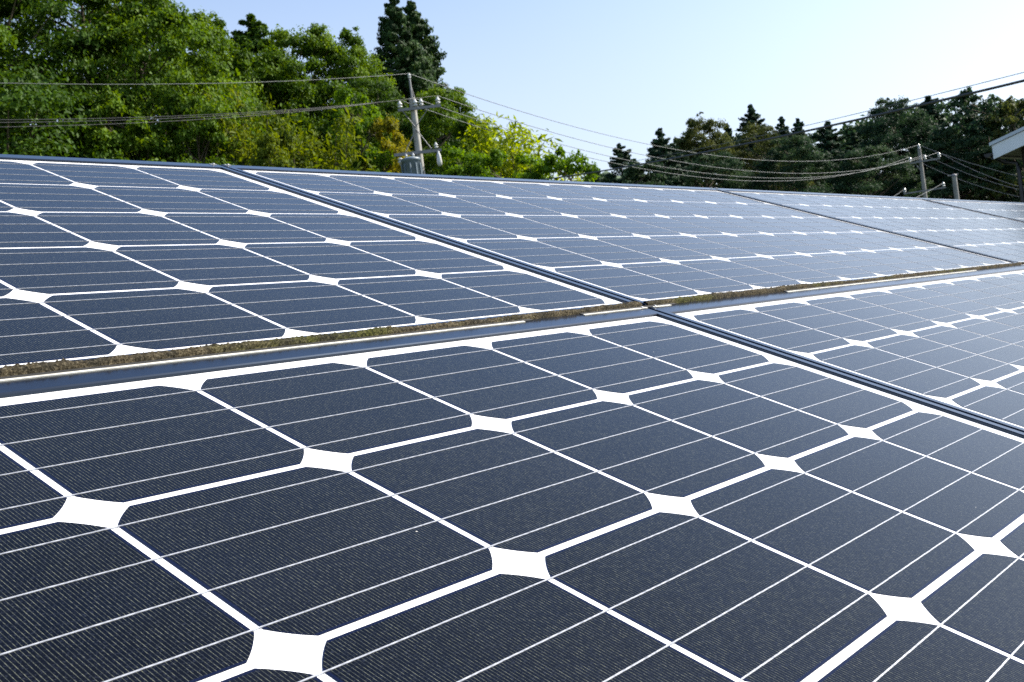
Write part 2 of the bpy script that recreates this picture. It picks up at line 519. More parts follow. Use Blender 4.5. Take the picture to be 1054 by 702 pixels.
def add_panel(u0, upper, label, strips=(), clamps=True, crust_seed=1, ncol0=0):
    loc_v = 5.299 if upper else 0.0
    loc_n = 0.017 if upper else 0.0
    st, ct = math.sin(TILT), math.cos(TILT)
    p = empty('solar_panel', (u0 * S, loc_v * S * ct - loc_n * S * st, Z0 + loc_v * S * st + loc_n * S * ct), (TILT, 0, 0))
    tag(p, label, 'solar panel', 'solar panels of the array')
    link('frame', FRAME, None, p)
    link('backsheet', BACK, None, p)
    for j in range(5):
        for i in range(ncol0, 10):
            link('cell', CELL, None, p, ((i + 0.5) * S, -(j + 0.5) * ROW * S, 0))
        for q in range(4):
            off = (0.016 + 0.953 * (0.122 + 0.2515 * q))
            link('busbar_ribbon', RIBBON, None, p, (0, -(j * ROW + off) * S, 0))
    if upper:
        c = link('lichen_crust', crust_mesh(crust_seed), M_LICHEN, p)
    for a, b_ in strips:
        mb = MB()
        mb.box((a - u0) * S, (b_ - u0) * S, 0.188 * S, 0.205 * S, LIP * S * 0.9, (LIP + 0.006) * S)
        mb.build('sealing_strip', M_STRIP, p)
        mb = MB()
        mb.box((a - u0) * S, (b_ - u0 + 0.10) * S, 0.2055 * S, 0.238 * S, LIP * S * 0.9, (LIP + 0.005) * S)
        mb.build('painted_gap_shade', M_GAPSHADE, p)  # black strip laid on the lip to paint the shaded gap
    if clamps:
        for xs, yy in ((10.10, YT - 0.03), (-0.09, YT - 0.03)):
            mb = MB()
            mb.box((xs - .035) * S, (xs + .035) * S, (yy - .016) * S, (yy + .022) * S, (LIP - .001) * S, (LIP + .005) * S)
            c = mb.build('edge_clamp', M_STEEL, p)
            mb = MB()
            mb.lathe(((xs) * S, yy * S, (LIP + .005) * S), (0, 0, 1), [(0, .012 * S), (.008 * S, .012 * S), (.008 * S, 0)], 6)
            mb.build('bolt', M_STEEL, c)
    return p

add_panel(-5.0, False, 'large dark foreground solar panel filling the bottom of the picture, nearest to the camera', [(-5.1, 3.69), (4.35, 5.16)])
add_panel(5.372, False, 'solar panel beside the right edge of the big foreground panel, below the lichen strip', [(5.25, 5.5), (7.55, 13.19)])
add_panel(15.744, False, 'lower-row solar panel farthest right, only its corner inside the picture', [(15.6, 18.0)])
add_panel(-5.0, True, 'upper-row solar panel on the left, under the deep green wood, behind the foreground panel', (), True, 3)
add_panel(5.372, True, 'upper-row solar panel in the middle, in front of the utility pole with the transformer', (), True, 4)
add_panel(15.744, True, 'pale glaring upper-row solar panel right of the middle one, below the dark cedar wood', (), True, 5)
add_panel(26.116, True, 'far upper-row solar panel at the right end, in front of the dark house', (), True, 6)

def rack():
    r = empty('mounting_rack', (0, 0, 0))
    tag(r, 'galvanised steel rack of rails and posts carrying the solar panels', 'rack')
    st, ct = math.sin(TILT), math.cos(TILT)
    def Q(u, v, n): return Vector((u * S, (v * ct - n * st) * S, Z0 + (v * st + n * ct) * S))
    for v, u1 in ((-4.2, 25.9), (-0.8, 25.9), (1.2, 36.3), (4.6, 36.3)):
        mb = MB()
        lo = [Q(-5.1, v - .15, -.52), Q(u1, v - .15, -.52), Q(u1, v + .15, -.52), Q(-5.1, v + .15, -.52)]
        hi = [Q(-5.1, v - .15, -.225), Q(u1, v - .15, -.225), Q(u1, v + .15, -.225), Q(-5.1, v + .15, -.225)]
        mb.hexa(lo, hi); mb.build('rail', M_STEEL, r)
    for u in (-4, 3.5, 11, 18.5, 25, 32):
        for v in ((-4.2, 4.6) if u < 26 else (1.2, 4.6)):
            top = Q(u, v, -.52)
            mb = MB(); mb.box(top.x - .03, top.x + .03, top.y - .03, top.y + .03, -0.05, top.z + .01)
            mb.build('post', M_STEEL, r)
rack()

# ------------------------------------------------------------------ trees
def leaf_material(name, stops, trans=0.35, rough=0.55):
    m, nt, b, out = new_mat(name)
    at = N(nt, 'ShaderNodeAttribute', attribute_name='tint')
    oi = N(nt, 'ShaderNodeObjectInfo')
    f = math_n(nt, 'ADD', math_n(nt, 'MULTIPLY', at.outputs['Fac'], 0.85), math_n(nt, 'MULTIPLY', oi.outputs['Random'], 0.15))
    c = ramp(nt, f, stops)
    nt.links.new(c, b.inputs['Base Color'])
    b.inputs['Roughness'].default_value = rough
    b.inputs['Specular IOR Level'].default_value = 0.12
    tr = N(nt, 'ShaderNodeBsdfTranslucent')
    hs = N(nt, 'ShaderNodeHueSaturation'); hs.inputs['Saturation'].default_value = 1.1; hs.inputs['Value'].default_value = 1.5
    hs.inputs['Hue'].default_value = 0.485
    nt.links.new(c, hs.inputs['Color']); nt.links.new(hs.outputs[0], tr.inputs[0])
    mx = N(nt, 'ShaderNodeMixShader'); mx.inputs[0].default_value = trans
    nt.links.new(b.outputs[0], mx.inputs[1]); nt.links.new(tr.outputs[0], mx.inputs[2])
    nt.links.new(mx.outputs[0], out.inputs[0])
    return m

L_BROAD = leaf_material('broad_leaves', [(0.0, (0.036, 0.078, 0.006)), (0.45, (0.080, 0.150, 0.010)), (1.0, (0.145, 0.225, 0.018))], 0.34)
L_DEEP = leaf_material('deep_green_leaves', [(0.0, (0.024, 0.056, 0.007)), (0.5, (0.052, 0.108, 0.010)), (1.0, (0.10, 0.17, 0.018))], 0.3)
L_BRIGHT = leaf_material('bright_leaves', [(0.0, (0.055, 0.12, 0.008)), (0.5, (0.105, 0.20, 0.012)), (1.0, (0.16, 0.26, 0.02))], 0.45)
L_LIME = leaf_material('yellow_green_leaves', [(0.0, (0.12, 0.18, 0.012)), (0.5, (0.20, 0.27, 0.02)), (1.0, (0.28, 0.33, 0.04))], 0.5)
L_GOLD = leaf_material('golden_leaves', [(0.0, (0.13, 0.14, 0.012)), (0.5, (0.25, 0.24, 0.02)), (1.0, (0.36, 0.33, 0.05))], 0.45)
L_CEDAR = leaf_material('cedar_sprays', [(0.0, (0.016, 0.038, 0.012)), (0.5, (0.036, 0.076, 0.018)), (1.0, (0.075, 0.13, 0.026))], 0.25)
L_CEDARF = leaf_material('far_cedar_sprays', [(0.0, (0.012, 0.032, 0.017)), (0.5, (0.026, 0.058, 0.027)), (1.0, (0.05, 0.09, 0.036))], 0.2)
L_OLIVE = leaf_material('olive_green_leaves', [(0.0, (0.06, 0.095, 0.010)), (0.5, (0.12, 0.165, 0.014)), (1.0, (0.19, 0.22, 0.026))], 0.4)
L_FAR = leaf_material('far_broad_leaves', [(0.0, (0.015, 0.036, 0.018)), (0.5, (0.031, 0.064, 0.027)), (1.0, (0.056, 0.092, 0.032))], 0.3)
L_FARY = leaf_material('far_yellowish_leaves', [(0.0, (0.03, 0.046, 0.012)), (0.5, (0.068, 0.088, 0.022)), (1.0, (0.12, 0.135, 0.035))], 0.35)
M_BARK = simple('bark', (0.10, 0.075, 0.05), 0.9, 0, 0.4, 5, bump=0.5)
M_BARKD = simple('dark_bark', (0.055, 0.04, 0.03), 0.9, 0, 0.4, 5, bump=0.5)

def leaves_mesh(name, cen, nrm, up, ln, wd, tint):
    """one folded rhombic leaf card (two triangles folded on the midrib) per entry"""
    n = len(cen)
    nrm = nrm / (np.linalg.norm(nrm, axis=1, keepdims=True) + 1e-9)
    side = np.cross(nrm, up); side /= (np.linalg.norm(side, axis=1, keepdims=True) + 1e-9)
    ax = np.cross(side, nrm)
    ln = ln[:, None]; wd = wd[:, None]
    v0 = cen - ax * ln * 0.5
    v1 = cen + side * wd * 0.5 + nrm * wd * 0.12
    v2 = cen + ax * ln * 0.5 - nrm * ln * 0.10
    v3 = cen - side * wd * 0.5 + nrm * wd * 0.12
    V = np.stack([v0, v1, v2, v3], 1).reshape(-1, 3)
    me = bpy.data.meshes.new(name)
    me.vertices.add(4 * n); me.vertices.foreach_set('co', V.astype(np.float32).ravel())
    base = np.arange(n)[:, None] * 4
    tri = np.concatenate([base + np.array([[0, 1, 2]]), base + np.array([[0, 2, 3]])], 1).reshape(-1)
    me.loops.add(6 * n); me.loops.foreach_set('vertex_index', tri.astype(np.int32))
    me.polygons.add(2 * n)
    me.polygons.foreach_set('loop_start', (np.arange(2 * n) * 3).astype(np.int32))
    me.polygons.foreach_set('loop_total', np.full(2 * n, 3, np.int32))
    at = me.attributes.new('tint', 'FLOAT', 'POINT')
    at.data.foreach_set('value', np.repeat(np.clip(tint, 0, 1), 4).astype(np.float32))
    me.update(calc_edges=True); me.validate()
    return me

def rand_dirs(rng, n):
    d = rng.normal(0, 1, (n, 3)); return d / np.linalg.norm(d, axis=1, keepdims=True)

def clump_leaves(rng, centres, radii, per, size, flat=0.75, outward=0.9, upw=0.5):
    C, Nn, T = [], [], []
    for c, r in zip(centres, radii):
        k = max(12, int(per * rng.uniform(0.7, 1.3)))
        d = rand_dirs(rng, k); d[:, 2] = np.where(d[:, 2] < -0.25, -0.5 * d[:, 2], d[:, 2])
        rr = r * rng.uniform(0.12, 1.0, k) ** 0.45 * (1 + 0.14 * rng.normal(0, 1, k))
        p = d * rr[:, None]; p[:, 2] *= flat
        C.append(p + c)
        nn = d * outward + rand_dirs(rng, k) * 0.9; nn[:, 2] += upw
        Nn.append(nn)
        T.append(np.clip(rng.uniform(0.0, 0.85) + rng.normal(0, 0.17, k), 0, 1))
    C = np.concatenate(C); Nn = np.concatenate(Nn); T = np.concatenate(T)
    n = len(C)
    ln = size * rng.uniform(0.7, 1.4, n); wd = ln * rng.uniform(0.45, 0.7, n)
    up = rand_dirs(rng, n); up[:, 2] -= 0.5
    return C, Nn, up, ln, wd, T

def broad_tree(seed, H=15.0, R=4.6, base=0.18, n_clumps=95, per=230, size=0.30, top_power=0.8, gap=0.0):
    """crown of many uneven leaf clumps carried on limbs; returns (trunk mesh, crown mesh)"""
    rng = np.random.default_rng(seed)
    lobes = [(rng.uniform(0, 2 * math.pi), rng.uniform(-0.25, 0.25), rng.uniform(0.75, 1.12)) for _ in range(7)]
    cen, rd = [], []
    tries = 0
    while len(cen) < n_clumps and tries < 6000:
        tries += 1
        t = rng.uniform(0, 1)
        z = H * (base + (1 - base) * t)
        prof = math.sin(math.pi * (0.16 + 0.80 * t ** top_power)) ** 0.75
        a = rng.uniform(0, 2 * math.pi)
        k = 1.0 + 0.16 * math.sin(3 * a + seed) + 0.13 * math.sin(5 * a + 2.3 * seed + 6 * t)
        rmax = R * prof * k
        rr = rmax * rng.uniform(0.35, 1.0) ** 0.5
        r = rng.uniform(0.55, 1.15) * (0.5 + 0.6 * prof) * R / 4.6
        p = np.array([rr * math.cos(a), rr * math.sin(a), z - r * 0.3])
        if gap and any(np.linalg.norm(p - q) < gap * (r + s) for q, s in zip(cen, rd)): continue
        cen.append(p); rd.append(r)
    tr = MB()
    lean = rng.normal(0, 0.04, 2)
    tp = [(lean[0] * H * t, lean[1] * H * t, H * 0.93 * t - 0.3) for t in (0, 0.08, 0.25, 0.45, 0.65, 0.85, 1.0)]
    r0 = 0.02 * H
    tr.tube(tp, [r0 * 1.35, r0, r0 * 0.85, r0 * 0.68, r0 * 0.45, r0 * 0.25, r0 * 0.08], 9)
    for p in cen[::2]:
        z0 = max(H * base * 0.7, p[2] - 0.55 * math.hypot(p[0], p[1]) - 0.5)
        q = min(1.0, z0 / (H * 0.93))
        s = Vector((lean[0] * H * q, lean[1] * H * q, z0)); e = Vector(p)
        m1 = s.lerp(e, 0.5) + Vector((rng.normal(0, .15), rng.normal(0, .15), -0.15 + rng.normal(0, .15)))
        rr = 0.16 * r0 + 0.30 * r0 * (1 - q)
        tr.tube([s, m1, e], [rr, rr * 0.6, rr * 0.15], 5, False)
    # outer stray twigs break the outline
    extra = []
    for _ in range(int(n_clumps * 0.5)):
        i = rng.integers(len(cen)); d = rand_dirs(rng, 1)[0]; d[2] = abs(d[2])
        extra.append(cen[i] + d * rd[i] * rng.uniform(0.9, 1.15))
    c2 = cen + extra; r2 = rd + [rng.uniform(0.16, 0.36) for _ in extra]
    A = clump_leaves(rng, cen, rd, per, size)
    B = clump_leaves(rng, extra, r2[len(cen):], per * 0.16, size * 0.9, 1.0)
    arr = [np.concatenate([a, b]) for a, b in zip(A, B)]
    return tr.mesh('trunk'), leaves_mesh('crown', *arr), H, R

def cedar_tree(seed, H=20.0, R=7.0, tufts=950, per=95, size=0.27, sharp=0.85, base=0.05):
    """pointed crown of many up-swept tufts carried on whorled branches"""
    rng = np.random.default_rng(seed)
    tr = MB(); r0 = 0.016 * H
    tr.tube([(0, 0, -0.3), (0, 0, H * .1), (0.05, 0.03, H * .5), (0, 0, H * .99)], [r0 * 1.4, r0, r0 * .6, 0.02], 9)
    C, Nn, U, T = [], [], [], []
    ph = rng.uniform(0, 6.28, 4)
    for w in range(tufts):
        # even cover of the cone surface, denser towards the tip
        t = 1 - rng.uniform(0, 1) ** 0.62
        z = H * (base + (1 - base) * t)
        a = rng.uniform(0, 2 * math.pi)
        L0 = R * (1 - t) ** sharp + 0.10
        L0 *= 0.84 + 0.16 * math.sin(3 * a + ph[0] + 9 * t) + 0.12 * math.sin(17 * t + ph[1] + a)
        q = rng.uniform(0.2, 1.0) ** 0.5
        L = L0 * q * (1.0 + (0.22 * rng.uniform(0, 1) if rng.uniform() < .2 else 0))
        r = (0.13 + 0.15 * L0) * rng.uniform(.7, 1.2)
        if w < 26:                                  # the leader at the very tip
            t = 1 - 0.10 * w / 26; z = H * (base + (1 - base) * t); L = rng.uniform(.0, .35) * (1 - t) * R; r = 0.11 + 0.9 * (1 - t)
        c = np.array([L * math.cos(a), L * math.sin(a), z - 0.16 * L])
        if L > 1.0 and w % 3 == 0: tr.tube([(0, 0, z - .1 * L), (c[0] * .5, c[1] * .5, c[2] - .1), tuple(c)], [0.05, 0.035, 0.012], 4, False)
        k = int(per * rng.uniform(.7, 1.2))
        d = rand_dirs(rng, k)
        p = d * (r * rng.uniform(.2, 1, k) ** .6)[:, None]
        out = np.array([math.cos(a), math.sin(a), 0.0])
        p += np.outer(p[:, 0] * out[0] + p[:, 1] * out[1], out) * 0.5
        p[:, 2] = p[:, 2] * .7 + 0.35 * (p[:, 0] * out[0] + p[:, 1] * out[1])
        C.append(p + c)
        u = np.tile(out * 0.6 + np.array([0, 0, .9]), (k, 1)) + d * .7
        U.append(u)
        nn = d * 0.7 + rand_dirs(rng, k) * .7 + out * .35; nn[:, 2] += .35
        Nn.append(nn); T.append(np.clip(rng.uniform(.1, .8) + rng.normal(0, .14, k), 0, 1))
    C = np.concatenate(C); Nn = np.concatenate(Nn); U = np.concatenate(U); T = np.concatenate(T)
    n = len(C); ln = size * rng.uniform(.7, 1.4, n); wd = ln * rng.uniform(.3, .5, n)
    return tr.mesh('trunk'), leaves_mesh('crown', C, Nn, U, ln, wd, T), H, R

def feathery_tree(seed, H=9.0, R=3.0, culms=26, per=300, size=0.26):
    """many thin arching stems with drooping narrow leaves"""
    rng = np.random.default_rng(seed)
    tr = MB(); C, Nn, U, T = [], [], [], []
    for c in range(culms):
        a = rng.uniform(0, 2 * math.pi); b0 = rng.uniform(0, R * 0.45); h = H * rng.uniform(.6, 1.0)
        reach = rng.uniform(.25, 1.0) * R; tone = rng.uniform(.15, .8)
        s = np.linspace(0, 1, 9)
        px = b0 * math.cos(a * 1.7) + reach * s ** 2.3 * math.cos(a)
        py = b0 * math.sin(a * 1.7) + reach * s ** 2.3 * math.sin(a)
        pz = h * (s - 0.20 * s ** 4) / 0.8
        pts = [(x, y, z - (0.2 if i == 0 else 0)) for i, (x, y, z) in enumerate(zip(px, py, pz))]
        tr.tube(pts, [0.045 * (1 - .85 * q) for q in s], 5, False)
        k = int(per * rng.uniform(.7, 1.3))
        q = rng.uniform(.22, 1.0, k) ** .8
        p = np.stack([np.interp(q, s, px), np.interp(q, s, py), np.interp(q, s, pz)], 1)
        sw = (0.24 + 0.5 * np.sin(np.pi * q) ** 1)[:, None]
        p += rng.normal(0, 1, (k, 3)) * sw * np.array([.75, .75, .5])
        C.append(p); u = rng.normal(0, .7, (k, 3)); u[:, 2] += .6; U.append(u)
        nn = rng.normal(0, .8, (k, 3)); nn[:, 2] += .6; Nn.append(nn); T.append(np.clip(tone + rng.normal(0, .18, k), 0, 1))
    C = np.concatenate(C); Nn = np.concatenate(Nn); U = np.concatenate(U); T = np.concatenate(T)
    n = len(C); ln = size * rng.uniform(.7, 1.4, n); wd = ln * rng.uniform(.22, .4, n)
    return tr.mesh('trunk'), leaves_mesh('crown', C, Nn, U, ln, wd, T), H, R

KINDS = {
    'broad_a': broad_tree(11, 18, 6.6, 0.06, 210, 430, 0.18, 0.8, 0.42), 'broad_b': broad_tree(23, 18, 6.3, 0.06, 220, 430, 0.17, 0.8, 0.42), 'broad_c': broad_tree(37, 17, 6.8, 0.08, 200, 430, 0.19, 0.8, 0.42),
    'bush_a': broad_tree(51, 10, 3.7, 0.03, 130, 300, 0.16, 0.8, 0.40), 'bush_b': broad_tree(67, 10, 3.5, 0.03, 130, 300, 0.15, 0.8, 0.40),
    'open_a': broad_tree(71, 17, 6.4, 0.15, 120, 130, 0.36, 0.8, 0.34), 'open_b': broad_tree(83, 17, 6.2, 0.12, 120, 140, 0.36, 0.8, 0.30),
    'cedar_l': cedar_tree(41, 20, 7.0, 1700, 95, .25, .85), 'cedar_m': cedar_tree(43, 20, 7.0, 1700, 95, .25, .95),
    'cedar_a': cedar_tree(5), 'cedar_b': cedar_tree(8, 20, 7.0, 950, 95, .27, .80), 'cedar_c': cedar_tree(13, 19, 7.0, 950, 95, .28, .92),
    'feather_a': feathery_tree(17), 'feather_b': feathery_tree(29, 9, 2.8, 24, 280),
}
_mesh_cache = {}
def kind_mesh(kind, mat):
    key = (kind, mat.name)
    if key not in _mesh_cache:
        t, c, H, R = KINDS[kind]
        c2 = c.copy(); c2.materials.append(mat)
        _mesh_cache[key] = c2
    return _mesh_cache[key]

def tree(name, kind, mat, px, py, dist, half_px, label, cat='tree', group=None, rot=None):
    """a tree whose top stands at photo height py when seen from the camera, rooted on the terrain"""
    t, c, H, R = KINDS[kind]
    top = P(px, py, dist)
    z0 = terrain(top.x, top.y)
    sz = (top.z - z0) / (H * 1.0)
    wide = {'cedar': 3.0, 'broad': 1.45, 'open_': 1.35}.get(kind[:5], 1.6)
    sr = max(wide * half_px * dist / 1110.0 / R, (0.48 if name == 'shrub' else 0.70) * sz)
    r = random.Random(hash((px, py, int(dist))) if False else px * 31 + py * 7 + int(dist))
    e = empty(name, (top.x, top.y, z0), (0, 0, r.uniform(0, 6.28)))
    tag(e, label, cat, group)
    if len(t.materials) == 0: t.materials.append(M_BARK)
    for nm, me in (('trunk', t), ('crown', kind_mesh(kind, mat))):
        o = link(nm, me, None, e); o.scale = (sr, sr, sz)
    return e

GL = 'trees of the wood on the left'
GR = 'trees of the dark wood on the right'
B_, D_, BR, LI, GO, CE, FA, FY, OL, CF = L_BROAD, L_DEEP, L_BRIGHT, L_LIME, L_GOLD, L_CEDAR, L_FAR, L_FARY, L_OLIVE, L_CEDARF
for a in [
    ('broadleaf_tree', 'broad_a', D_, -55, -75, 50, 105, 'tall deep green broadleaf tree at the far left edge, cut by the frame'),
    ('broadleaf_tree', 'broad_b', B_, 62, -52, 53, 100, 'tallest broadleaf tree of the left wood, its top cut by the frame'),
    ('broadleaf_tree', 'broad_c', B_, 142, -8, 50, 72, 'tall green broadleaf tree where the left wood drops from the frame top to open sky'),
    ('broadleaf_tree', 'broad_a', B_, 200, 22, 57, 58, 'rounded green tree stepping down right of the frame-high trees'),
    ('broadleaf_tree', 'broad_b', D_, 232, 44, 64, 50, 'dark green tree in the dip left of the twin-pointed conifer'),
    ('conifer_tree', 'cedar_b', D_, 258, 17, 62, 56, 'green pointed conifer standing above the rounded crowns, left of the tall cedars'),
    ('broadleaf_tree', 'broad_c', B_, 303, 33, 60, 52, 'bushy green tree right of the pointed green conifer'),
    ('broadleaf_tree', 'broad_a', B_, 350, 40, 61, 48, 'green crown just left of the tall cedars'),
    ('broadleaf_tree', 'broad_b', D_, 377, 84, 56, 36, 'dark green crown at the foot of the tall cedars, left of the pole'),
    ('cedar_tree', 'cedar_l', CE, 403, -4, 68, 36, 'taller of the two dark cedars rising behind the transformer pole'),
    ('cedar_tree', 'cedar_m', CE, 422, 3, 70, 39, 'slightly lower dark cedar directly above the transformer pole'),
    ('broadleaf_tree', 'broad_c', B_, 452, 94, 55, 40, 'green tree right behind the crossarms of the transformer pole'),
    ('broadleaf_tree', 'bush_a', B_, 480, 124, 52, 36, 'lower green tree between the transformer pole and the yellow-green feathery tree'),
    ('feathery_tree', 'feather_a', LI, 524, 121, 50, 58, 'yellow-green feathery tree against the open sky, right of the transformer pole'),
    ('broadleaf_tree', 'open_b', BR, 580, 154, 46, 26, 'small bright green tree at the right end of the left wood'),
    ('broadleaf_tree', 'bush_b', BR, 545, 158, 47, 30, 'bright green bush below the yellow-green feathery tree'),
    ('shrub', 'bush_a', GO, 394, 124, 48, 26, 'golden yellow shrub just left of the transformer pole'),
    ('shrub', 'feather_b', OL, 243, 98, 47, 36, 'yellowish feathery shrub in front of the dark dip of the left wood'),
    ('shrub', 'feather_a', OL, 325, 112, 46, 50, 'wide yellow-green feathery shrub left of the golden shrub'),
    ('shrub', 'bush_b', BR, 362, 92, 49, 34, 'bright rounded leafy bush in front of the green crown near the cedars'),
    ('shrub', 'bush_b', B_, 20, 108, 46, 60, 'leafy bush at the far left just above the panel edge'),
    ('shrub', 'bush_a', B_, 112, 96, 47, 54, 'leafy green bush crossed by the wires in front of the tallest tree'),
    ('shrub', 'bush_b', B_, 192, 95, 46, 40, 'leafy green bush left of the yellowish feathery shrub'),
    ('shrub', 'bush_a', OL, 285, 138, 44, 36, 'low yellow-green bush above the gap between the two upper panels'),
    ('shrub', 'bush_b', BR, 472, 150, 45, 40, 'low bright bush right of the pole foot, above the panel edge'),
    ('shrub', 'bush_a', BR, 505, 158, 44, 34, 'low lush bush under the feathery tree, above the panel edge'),
]:
    tree(*a[:8], cat='shrub' if a[0] == 'shrub' else 'tree', group=GL if a[0] != 'shrub' else 'shrubs along the foot of the left wood')
for a in [
    ('cedar_tree', 'cedar_c', CF, 612, 172, 104, 22, 'lowest dark tree at the left end of the right wood'),
    ('cedar_tree', 'cedar_b', CF, 637, 149, 100, 30, 'dark pointed cedar standing alone at the left end of the right wood'),
    ('cedar_tree', 'cedar_a', CF, 679, 133, 103, 30, 'dark cedar with ragged top, second from the left end of the right wood'),
    ('broadleaf_tree', 'open_a', FA, 699, 140, 108, 20, 'thin open dark tree between the ragged cedar and the yellowish crowns'),
    ('broadleaf_tree', 'broad_a', FY, 722, 123, 106, 27, 'left of the two yellowish rounded crowns in the right wood'),
    ('cedar_tree', 'cedar_a', CF, 748, 128, 116, 20, 'slim dark conifer tip between the two yellowish crowns'),
    ('cedar_tree', 'cedar_b', CF, 772, 109, 118, 30, 'dark cone-topped cedar rising behind the right yellowish crown'),
    ('broadleaf_tree', 'broad_b', FY, 778, 130, 104, 32, 'right of the two yellowish rounded crowns in the right wood'),
    ('cedar_tree', 'cedar_a', CF, 804, 121, 112, 22, 'left of a close pair of thin cedar spires'),
    ('cedar_tree', 'cedar_c', CF, 821, 123, 113, 22, 'right of a close pair of thin cedar spires'),
    ('cedar_tree', 'cedar_b', CF, 852, 126, 108, 32, 'broad dark cedar below the thick cable in the middle of the right wood'),
    ('cedar_tree', 'cedar_a', CF, 878, 137, 106, 24, 'short dark cedar left of the large round crown'),
    ('broadleaf_tree', 'broad_c', FA, 916, 104, 104, 38, 'large round dark crown behind the far utility pole, on its left'),
    ('cedar_tree', 'cedar_c', CF, 955, 100, 108, 36, 'tall dark conifer right above the far utility pole'),
    ('broadleaf_tree', 'open_a', FA, 1003, 91, 100, 42, 'tall open-crowned tree with sky showing through, right of the far utility pole'),
    ('broadleaf_tree', 'open_b', FY, 1048, 98, 98, 38, 'olive green open tree behind the house roof at the right edge'),
    ('broadleaf_tree', 'bush_a', FA, 660, 168, 96, 34, 'low dark tree in front of the two left cedars of the right wood'),
    ('broadleaf_tree', 'broad_b', FA, 735, 158, 94, 40, 'dark lower tree in front of the yellowish crowns'),
    ('broadleaf_tree', 'broad_c', FA, 815, 142, 94, 42, 'dark lower tree in front of the pair of thin cedar spires'),
    ('broadleaf_tree', 'broad_a', FA, 890, 152, 93, 44, 'dark lower tree left of the far utility pole'),
    ('broadleaf_tree', 'broad_b', FA, 985, 135, 99, 50, 'dark tree mass directly behind the short far pole'),
]:
    tree(*a[:8], group=GR)

def woodland(name, stops_px, mat, seed, dens, size, mat_extra=None):
    """the closed mass of the wood behind the trees one can tell apart"""
    rng = np.random.default_rng(seed)
    C, Rr = [], []
    xs = [s[0] for s in stops_px]; ys = [s[1] for s in stops_px]; ds = [s[2] for s in stops_px]
    for _ in range(dens):
        x = rng.uniform(xs[0], xs[-1]); y = np.interp(x, xs, ys); d = np.interp(x, xs, ds) + rng.uniform(0, 14)
        top = P(x, y, d); z0 = terrain(top.x, top.y)
        z = z0 + (top.z - z0) * rng.uniform(0.02, 1.0) ** 0.8
        C.append(np.array([top.x, top.y, z])); Rr.append(rng.uniform(.9, 1.7))
    o = link(name, leaves_mesh(name, *clump_leaves(rng, C, Rr, 95, size, 0.85)), mat)
    return tag(o, kind='stuff')
woodland('left_woodland', [(-150, -20, 70), (100, 10, 70), (190, 60, 72), (330, 85, 74), (400, 110, 78), (470, 140, 70), (560, 180, 66)], L_DEEP, 3, 560, 0.42)
woodland('right_woodland', [(600, 186, 122), (650, 172, 122), (740, 142, 124), (860, 142, 124), (905, 122, 120), (940, 110, 118), (1060, 108, 116), (1150, 108, 112)], L_FAR, 4, 620, 0.6)

# ------------------------------------------------------------------ utility poles, wires, house
M_CONC = simple('pole_concrete', (0.34, 0.33, 0.30), 0.85, 0, 0.18, 3)
M_CONCD = simple('dark_weathered_concrete', (0.26, 0.25, 0.23), 0.85, 0, 0.25, 3)
M_ARM = simple('weathered_arm_steel', (0.22, 0.22, 0.22), 0.6, 0.3, 0.2, 6)
M_PORC = simple('white_porcelain', (0.58, 0.58, 0.56), 0.25, 0, 0.05, 10, coat=0.5)
M_TRAFO = simple('blue_grey_transformer_paint', (0.13, 0.17, 0.20), 0.45, 0, 0.12, 4)
M_WIRE = simple('black_wire', (0.03, 0.032, 0.034), 0.5, 0, 0.1, 3)
M_WIREG = simple('weathered_grey_wire', (0.11, 0.12, 0.12), 0.5, 0.2, 0.1, 3)

def insulator(parent, p, s=1.0, name='insulator', up=(0, 0, 1)):
    mb = MB()
    mb.lathe(p, up, [(0, .02 * s), (.04 * s, .05 * s), (.06 * s, .11 * s), (.11 * s, .11 * s), (.13 * s, .06 * s), (.17 * s, .06 * s), (.19 * s, .12 * s), (.25 * s, .11 * s), (.28 * s, .06 * s), (.36 * s, .055 * s), (.38 * s, 0)], 12)
    return mb.build(name, M_PORC, parent)

def at_h(base, px, py):
    """height on a vertical line through base that shows at photo row py"""
    d = math.hypot(base.x - CAM.x, base.y - CAM.y)
    return P(px, py, d).z

DL = 45.0
pl = P(421, 77, DL)
zl = terrain(pl.x, pl.y)
pole1 = empty('utility_pole', (pl.x, pl.y, zl))
tag(pole1, 'grey concrete utility pole with transformer and two crossarms in front of the tall cedars', 'utility pole')
HL = pl.z - zl
view1 = Vector((pl.x - CAM.x, pl.y - CAM.y, 0)).normalized(); side1 = Vector((view1.y, -view1.x, 0))
PXL = DL / 1110.0               # metres per photo pixel at the pole
mb = MB(); mb.tube([(0, 0, -.3), (0, 0, HL * .6), (0, 0, HL - .95)], [.19, .155, .125], 16); mb.build('shaft', M_CONC, pole1)
mb = MB(); mb.tube([(0, 0, HL - 1.6), (0, 0, HL - .12)], [.055, .04], 8); mb.tube([side1 * .18 + Vector((0, 0, HL - 1.35)), (0, 0, HL - .35)], .018, 6)
mb.build('top_pin', M_ARM, pole1)
insulator(pole1, (0, 0, HL - .16), 0.6)
za = HL - 1.42                   # upper crossarm
def arm(parent, z, x0, x1, dy, h=.05, name='crossarm', sd_=None, vw=None):
    mb = MB(); sd_ = sd_ or side1; vw = vw or view1
    a = sd_ * x0 - vw * dy; b_ = sd_ * x1 - vw * dy; t = vw * .045
    lo = [a - t, b_ - t, b_ + t, a + t]
    mb.hexa([p + Vector((0, 0, z - h)) for p in lo], [p + Vector((0, 0, z + h)) for p in lo])
    return mb.build(name, M_ARM, parent)
arm(pole1, za, -.62, 1.12, .17, .055)
ins1 = [(-.50, .17), (.20, .17), (.46, .17), (1.05, .17)]
IP1 = []
